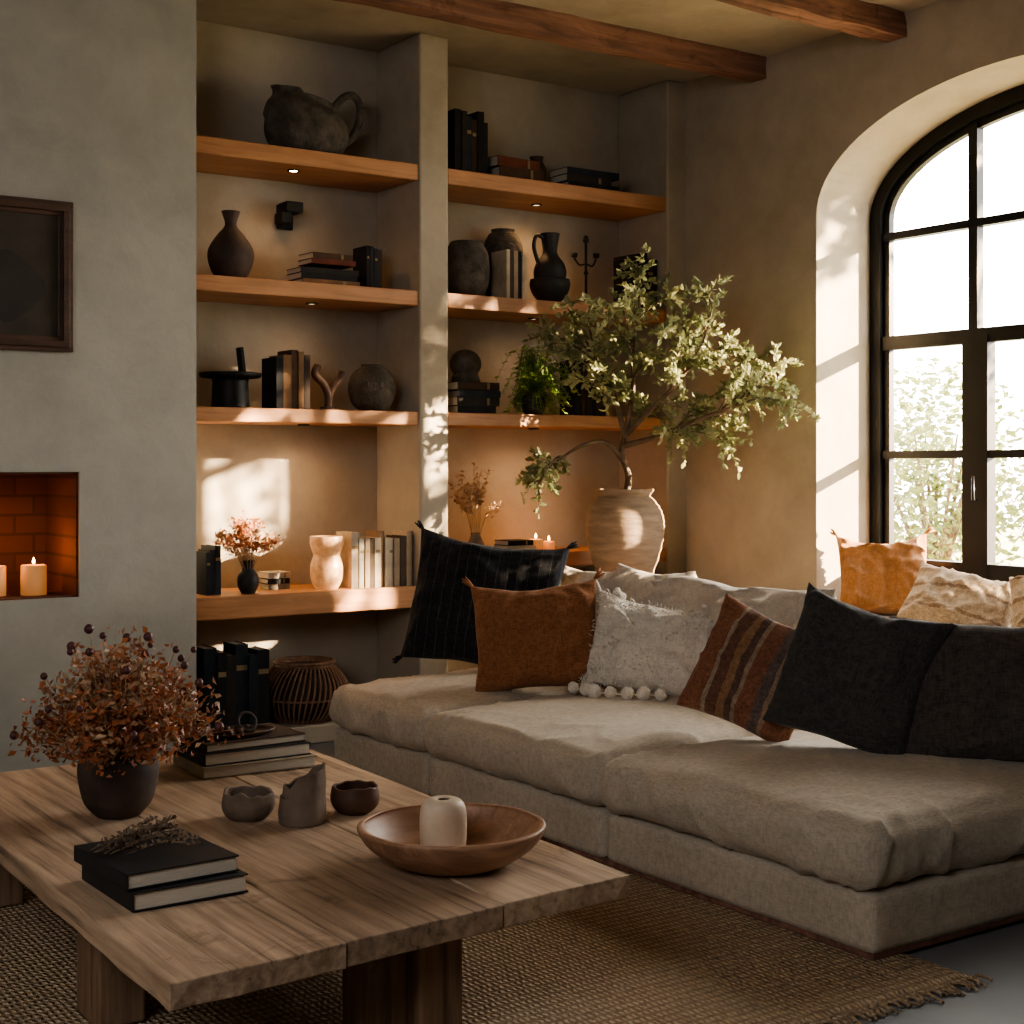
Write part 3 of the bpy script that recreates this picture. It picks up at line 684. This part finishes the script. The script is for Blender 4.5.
trunk=cr([(0,0,.54),W3(.02,.66),W3(-.02,.80),W3(0,.9)],6); br.append(g_tube(trunk,[.022-.0004*i for i in range(len(trunk))],8))
top=trunk[-1]
limbs=[]
for pts in ([trunk[10],W3(-.12,.86,-.05),W3(-.26,.84,-.12),W3(-.42,.74,-.1)],
            [top,W3(-.06,1.12,-.02),W3(-.14,1.3,0),W3(-.24,1.48,.05)],
            [top,W3(.04,1.15,-.05),W3(.04,1.4,-.1),W3(.08,1.66,-.1)],
            [top,W3(.14,1.05,-.1),W3(.3,1.22,-.2),W3(.42,1.42,-.25)],
            [trunk[14],W3(.2,.9,-.1),W3(.42,1.0,-.25),W3(.66,1.08,-.3)]):
    P=cr(pts,6); limbs.append(P); br.append(g_tube(P,[.014*(1-i/len(P))+.005 for i in range(len(P))],7))
LP=[q for P in limbs for q in P[4:]]
T=[(-.52,.60),(-.46,.66),(-.22,1.62),(.04,1.88),(-.04,1.62),(.30,1.52),(.54,1.58),(.78,1.34),(.92,1.05),(.58,1.14),(.25,1.22),(.0,1.15),(.34,.86),(.56,.86),(.76,1.1),(-.34,1.60),(.38,1.3),(.18,1.5),(-.44,1.46),(.42,1.68),(.84,1.18),(.28,1.7),(.64,1.42),(-.2,1.32),(.12,1.32),(.46,1.0),(.68,.96),(-.22,1.18),(.2,1.0),(.86,1.28),(.0,1.45),(.5,1.3),(-.12,1.22),(-.34,1.42),(.62,1.22),(.1,1.7)]
for (r_,z_) in T:
    tip=W3(r_,z_,rr.uniform(-.45,.12))
    st0=min(LP,key=lambda q:(q-(tip*.72+top*.28)).length)
    mid=(st0+tip)/2+Vector((rr.gauss(0,.03),rr.gauss(0,.03),.05))
    P=cr([st0,mid,tip],7); n_=len(P)
    br.append(g_tube(P,[.006*(1-i/n_)+.0018 for i in range(n_)],5))
    for k in range(10):
        q=P[rr.randint(3,n_-1)]; d=((tip-st0).normalized()*.5+Vector((rr.gauss(0,1),rr.gauss(0,1),rr.gauss(0,.8)))*.6).normalized(); L=rr.uniform(.07,.2)
        e=clampw(q+d*L+Vector((0,0,-.03))); m_=(q+e)/2+Vector((0,0,.02)); W_=cr([q,m_,e],4); br.append(g_tube(W_,[.0018]*len(W_),4))
        for w_ in W_[1:]:
            for s_ in range(2):
                dd=(d*.6+Vector((rr.gauss(0,1),rr.gauss(0,1),rr.gauss(0,1)))*.5).normalized(); leaf(w_,dd,rr.uniform(.032,.055),rr.uniform(.009,.0145))
mk('branch',join(*br),BARK,parent=tr); mk('foliage',join(*lv),OLIVE,parent=tr,smooth=False)['kind']='stuff'
mk('soil',g_lathe([(0,.53),(.14,.535),(.14,.545),(0,.55)],24),BARK,parent=tr)
# ------------------------------------------------------------------ rug
rg=E('jute_rug',(1.4,4.6,0),'chunky woven natural jute rug with knotted fringe','rug')
def rugmesh():
    V=[];F=[];nx,ny=90,80;x0,x1,y0,y1=-1.9,2.16,-1.8,1.8
    for i in range(nx+1):
        for j in range(ny+1):
            x=x0+(x1-x0)*i/nx;y=y0+(y1-y0)*j/ny
            if j==0: y+=noise.noise(Vector((x*4,0,0)))*.02
            if i==nx: x+=noise.noise(Vector((y*4,5,0)))*.02
            ed=i in(0,nx) or j in (0,ny)
            V.append((x,y,.001 if ed else .012+.002*noise.noise(Vector((x*3,y*3,0)))))
    for i in range(nx):
        for j in range(ny):
            a=i*(ny+1)+j; F.append((a,a+ny+1,a+ny+2,a+1))
    return V,F
mk('rug_weave',rugmesh(),JUTE,parent=rg)
fr=[];rr=random.Random(3)
for i in range(230):
    x=-1.2+3.36*i/229+rr.uniform(-.006,.006); L=rr.uniform(.05,.09); dx=rr.gauss(0,.02)
    fr.append(g_tube(cr([(x,-1.79,.008),(x+dx*.4,-1.79-L*.5,.012),(x+dx,-1.79-L,.005)],3),[.0045]*7,5))
mk('fringe',join(*fr),JUTE,parent=rg)['kind']='stuff'
# ------------------------------------------------------------------ coffee table
TZ=.38; TT=.062
ct=E('coffee_table',(1.19,3.06,0),'large low rustic oak coffee table with block legs','coffee table')
L_=2.45
xs=[0,.45,.92,1.36]
def skew(x,y): return (x*(1+.04*y/L_)+.02*y, y+.07*x*(1-y/L_))
V=[];F=[];FM=[]
for i in range(3):
    a,b_=xs[i]+.0025*(i>0),xs[i+1]-.0025*(i<2)
    nx,ny=8,70
    def P_(i_,j_,k_):
        x=a+(b_-a)*i_/nx; y=L_*j_/ny; z=TZ if k_ else TZ-TT
        if k_==1: z+=noise.noise(Vector((x*5,y*2.5,i)))*.0025
        if j_==0: y+=noise.noise(Vector((x*9,i,k_)))*.010+.008*(i-1)
        if i_==0 or i_==nx:
            am=.006 if (i_==0 and i==0) or (i_==nx and i==2) else .0025
            x+=noise.noise(Vector((y*5,i+i_,k_*2)))*am
        x,y=skew(x,y)
        return (x,y,z)
    idx={}
    def vid(*k):
        if k not in idx: idx[k]=len(V); V.append(P_(*k))
        return idx[k]
    f0=len(F)
    for p_ in range(nx):
        for q in range(ny):
            F.append((vid(p_,q,1),vid(p_+1,q,1),vid(p_+1,q+1,1),vid(p_,q+1,1))); F.append((vid(p_,q,0),vid(p_,q+1,0),vid(p_+1,q+1,0),vid(p_+1,q,0)))
        F.append((vid(p_,0,0),vid(p_+1,0,0),vid(p_+1,0,1),vid(p_,0,1))); F.append((vid(p_,ny,0),vid(p_,ny,1),vid(p_+1,ny,1),vid(p_+1,ny,0)))
    for q in range(ny):
        F.append((vid(0,q,0),vid(0,q,1),vid(0,q+1,1),vid(0,q+1,0))); F.append((vid(nx,q,0),vid(nx,q+1,0),vid(nx,q+1,1),vid(nx,q,1)))
    FM+=[i]*(len(F)-f0)
mk('table_top',(V,F),[TB1,TB2,TB3],parent=ct,smooth=False,bev=.004,fm=FM)
for x,y in ((.10,.75),(.74,.18),(.14,2.0),(1.08,1.95)):
    mk('leg',g_box(x,x+.13,y,y+.18,.0165,TZ-TT),TBLZ,parent=ct,smooth=False,bev=.008)
mk('crossbar',g_box(.60,.74,.24,.34,.0165,TZ-TT),TBLZ,parent=ct,smooth=False,bev=.006)
mk('crossbar',g_box(.26,1.12,2.05,2.12,.1,.2),TBLZ,parent=ct,smooth=False,bev=.006)
# items on table
blossoms('dried_flower_arrangement',(1.63,4.62,TZ+.003),'dark round pot with dried rust flowers and seed pods','vase of flowers',[(.07,0),(.105,.04),(.122,.1),(.127,.15),(.12,.185),(.118,.195)],STONE2,.30,.57,220,[DRYR,DRYT],.18,4,24,1.3,.72,.085)
def bigbook(x,y,z,w,d,t,rz,cm,label):
    e=E('book',(x,y,z),label,'book',rz,'coffee table books')
    c=.004
    mk('cover',join(g_box(0,w,0,d,0,c),g_box(0,w,0,d,t-c,t),g_box(0,c,0,d,c,t-c)),cm,parent=e,smooth=False,bev=.0015)
    mk('pages',g_box(c,w-.006,.006,d-.006,c,t-c),PAGESF,parent=e,smooth=False)
    return e
BB1=MM('black_cloth',(.022,.022,.024),(.013,.013,.014),.6,10,.1,80)
bigbook(1.30,3.58,TZ+.003,.315,.37,.048,.02,BB1,'thick black coffee table book at the bottom of the stack')
bigbook(1.292,3.6,TZ+.053,.31,.36,.042,.05,BB1,'thick black coffee table book on top of the stack')
sg=E('dried_sprig',(1.44,3.80,TZ+.096),'dried thyme-like herb sprig lying on black books','dried sprig')
st=[];lv2=[];rr=random.Random(8)
for k in range(11):
    a=math.radians(rr.uniform(-40,30)); L=rr.uniform(.14,.26); o_=Vector((-.16+rr.uniform(0,.08),-.0+rr.uniform(-.04,.06),.006))
    P=cr([o_,o_+Vector((math.cos(a)*L*.5,math.sin(a)*L*.5,.03)),o_+Vector((math.cos(a)*L,math.sin(a)*L,.02+rr.uniform(0,.04)))],5); st.append(g_tube(P,.0018,5))
    for q in P[2:]:
        for s_ in range(6):
            d=Vector((rr.gauss(0,1),rr.gauss(0,1),abs(rr.gauss(0,.7)))).normalized(); s=d.orthogonal().normalized(); l=rr.uniform(.010,.022)
            lv2.append(([tuple(q),tuple(q+d*l*.6+s*.005),tuple(q+d*l),tuple(q+d*l*.6-s*.005)],[(0,1,2,3)]))
mk('stem',join(*st),BARK,parent=sg); mk('dried_leaves',join(*lv2),BARK,parent=sg,smooth=False)['kind']='stuff'
z_=TZ+.003
for i,(w_,d_,t_,m_,l_) in enumerate([(.44,.32,.04,bmat((.4,.33,.24)),'pale linen covered book under a stack on the table'),(.42,.3,.045,BB1,'black book in a stack on the table'),(.40,.28,.03,bmat((.07,.045,.035)),'dark brown book topping a stack on the table')]):
    bigbook(2.06+.01*i,4.96+.01*i,z_,w_,d_,t_,.04*(i-1),m_,l_); z_+=t_+.001
tt=E('beaded_tray',(2.24,5.1,z_),'small dark tray holding beads and a ring on stacked books','tray')
mk('tray',g_lathe(vessel([(.09,0),(.105,.006),(.115,.018)],.004,3),32,lambda p,a:(p[0]*1.4,p[1]*.8,p[2])),DARKW,parent=tt)
for i in range(9):
    a=i*.6; mk('bead',g_ball((0,0,0),.014,10,6),CLAYB,(math.cos(a)*.07,math.sin(a)*.035,.018),parent=tt)
mk('ring',xf(ring(.035,0,.006,24),Matrix.Translation((.05,0,.045))@Matrix.Rotation(1.1,4,'X')),STONE2,parent=tt)
def wob(s,amp=.06):
    return lambda p,a:(p[0]*(1+amp*noise.noise(Vector((math.cos(a)*1.5,math.sin(a)*1.5,s+p[2]*4)))),p[1]*(1+amp*noise.noise(Vector((math.cos(a)*1.5+9,math.sin(a)*1.5,s+p[2]*4)))),p[2]*(1+amp*1.5*noise.noise(Vector((math.cos(a)*2,math.sin(a)*2,s+4)))))
pot('clay_bowl','small irregular grey-brown handmade clay bowl','bowl',[(.055,0),(.075,.02),(.085,.05),(.08,.085)],(1.955,4.345,TZ+.001),CLAY,.01,wob(1,.16))
def lean(p,a):
    q=wob(5,.1)(p,a); z=q[2]
    if z>.09: z+=.035*math.sin(a+2.2)
    return (q[0]+z*.08,q[1],z)
pot('clay_cup','tall irregular handmade clay cup with slanted rim','cup',[(.072,0),(.076,.03),(.072,.08),(.066,.12),(.064,.145)],(2.07,4.20,TZ+.001),CLAY,.009,lean)
pot('brown_bowl','small dark brown glazed clay bowl','bowl',[(.045,0),(.07,.02),(.08,.05),(.074,.088)],(2.27,4.22,TZ+.001),CLAYB,.009,wob(2,.06))
bo=pot('wooden_bowl','large shallow hand-turned wooden bowl','bowl',[(.13,0),(.18,.02),(.235,.06),(.262,.10),(.262,.112)],(2.2,3.52,TZ+.003),BOWLW,.016,wob(7,.015),64)
pot('cream_vase','small rounded cream ceramic vessel sitting in a wooden bowl','vase',[(.055,0),(.064,.03),(.067,.08),(.065,.125),(.055,.152),(.035,.162),(.022,.158)],(2.19,3.55,TZ+.0205),CER,.006)
# ------------------------------------------------------------------ garden
struct(box('ground',7.0,30,-12,25,-.1,-.02,GROUND),'garden ground outside the window')
def bush(x,y,z0,rx,ry,rz,n,seed,l,label,name='garden_bush',thr=-.05,cz=1.6):
    rr=random.Random(seed); e=E(name,(x,y,0),label,'shrub'); L=[];S=[]
    for i in range(n):
        d=Vector((rr.gauss(0,1),rr.gauss(0,1),rr.gauss(0,1))).normalized()*(rr.random()**.4)
        c=Vector((d.x*rx,d.y*ry,z0+d.z*rz)); 
        if noise.noise(Vector((c.x*cz,c.y*cz,c.z*cz+seed)))<thr: continue
        a=Vector((rr.gauss(0,1),rr.gauss(0,1),rr.gauss(0,1))).normalized(); s=a.orthogonal().normalized()
        ll=l*rr.uniform(.6,1.3)
        L.append(([tuple(c),tuple(c+a*ll*.5+s*ll*.28),tuple(c+a*ll),tuple(c+a*ll*.5-s*ll*.28)],[(0,1,2,3)]))
    for i in range(9):
        a=rr.uniform(0,2*pi); q=rr.uniform(.3,.8); S.append(g_tube(cr([(0,0,-.02),(math.cos(a)*rx*q*.3,math.sin(a)*ry*q*.3,z0*.6),(math.cos(a)*rx*q,math.sin(a)*ry*q,z0+rz*.4)],4),[.03*(1-i_/9)+.006 for i_ in range(9)],6))
    mk('branch',join(*S),BARK,parent=e); mk('foliage',join(*L),GARD,parent=e,smooth=False)['kind']='stuff'
bush(10.6,8.8,1.3,1.0,1.1,1.15,7500,1,.09,'sunlit yellow-green garden shrub outside the window',thr=-.10)
bush(10.9,6.4,1.3,1.1,1.0,1.2,6500,2,.09,'sunlit yellow-green garden shrub outside the window',thr=-.08)
bush(9.2,2.1,4.95,1.5,1.9,1.15,5200,3,.15,'leafy garden tree shading the window','unseen_shade_tree',-.35)
bush(8.1,1.9,2.72,.5,.75,.42,3200,4,.10,'unseen leafy crown added to block part of the sun','unseen_shade_tree',thr=-.7)  # out of view; crown shaped to keep sun off the navy pillow and folios
bush(8.7,2.45,3.05,.5,.8,.6,520,6,.08,'sparse unseen sapling added to dapple the sun',thr=-.2)  # out of view; loose leaves added to break up the sunlight
# ------------------------------------------------------------------ lights
w=bpy.data.worlds.new('sky'); SC.world=w; w.use_nodes=True; bg=w.node_tree.nodes['Background']
bg.inputs[0].default_value=(1,.95,.885,1); bg.inputs[1].default_value=9
def light(ty,name,loc,d,e,col,**k):
    l=bpy.data.lights.new(name,ty); l.energy=e; l.color=col
    for a,v in k.items(): setattr(l,a,v)
    o=bpy.data.objects.new(name,l); C.objects.link(o); o.location=loc; o.rotation_euler=Vector(d).to_track_quat('-Z','Y').to_euler(); return o
light('SUN','sun',(9,2,5),(-.68,.68,-.27),33,(1,.76,.50),angle=math.radians(.7))
po=light('AREA','window_portal',(XG+.12,YC,2.2),(-1,0,0),1,(1,1,1),shape='RECTANGLE',size=2.7,size_y=2.8); po.data.cycles.is_portal=True
light('AREA','room_fill_lamp',(-1.6,1.2,3.0),(.6,.95,-.25),36,(.97,.97,1.0),shape='RECTANGLE',size=2.4,size_y=1.4)
# camera
cd=bpy.data.cameras.new('camera'); cam=bpy.data.objects.new('camera',cd); C.objects.link(cam)
cam.location=(0,0,1.5); cam.rotation_euler=(pi/2,0,-math.asin(.564)); cd.sensor_width=36; cd.lens=52.03; cd.shift_y=-47/1024
SC.camera=cam
SC.view_settings.view_transform='AgX'; SC.view_settings.look='AgX - Medium High Contrast'; SC.view_settings.exposure=1.15
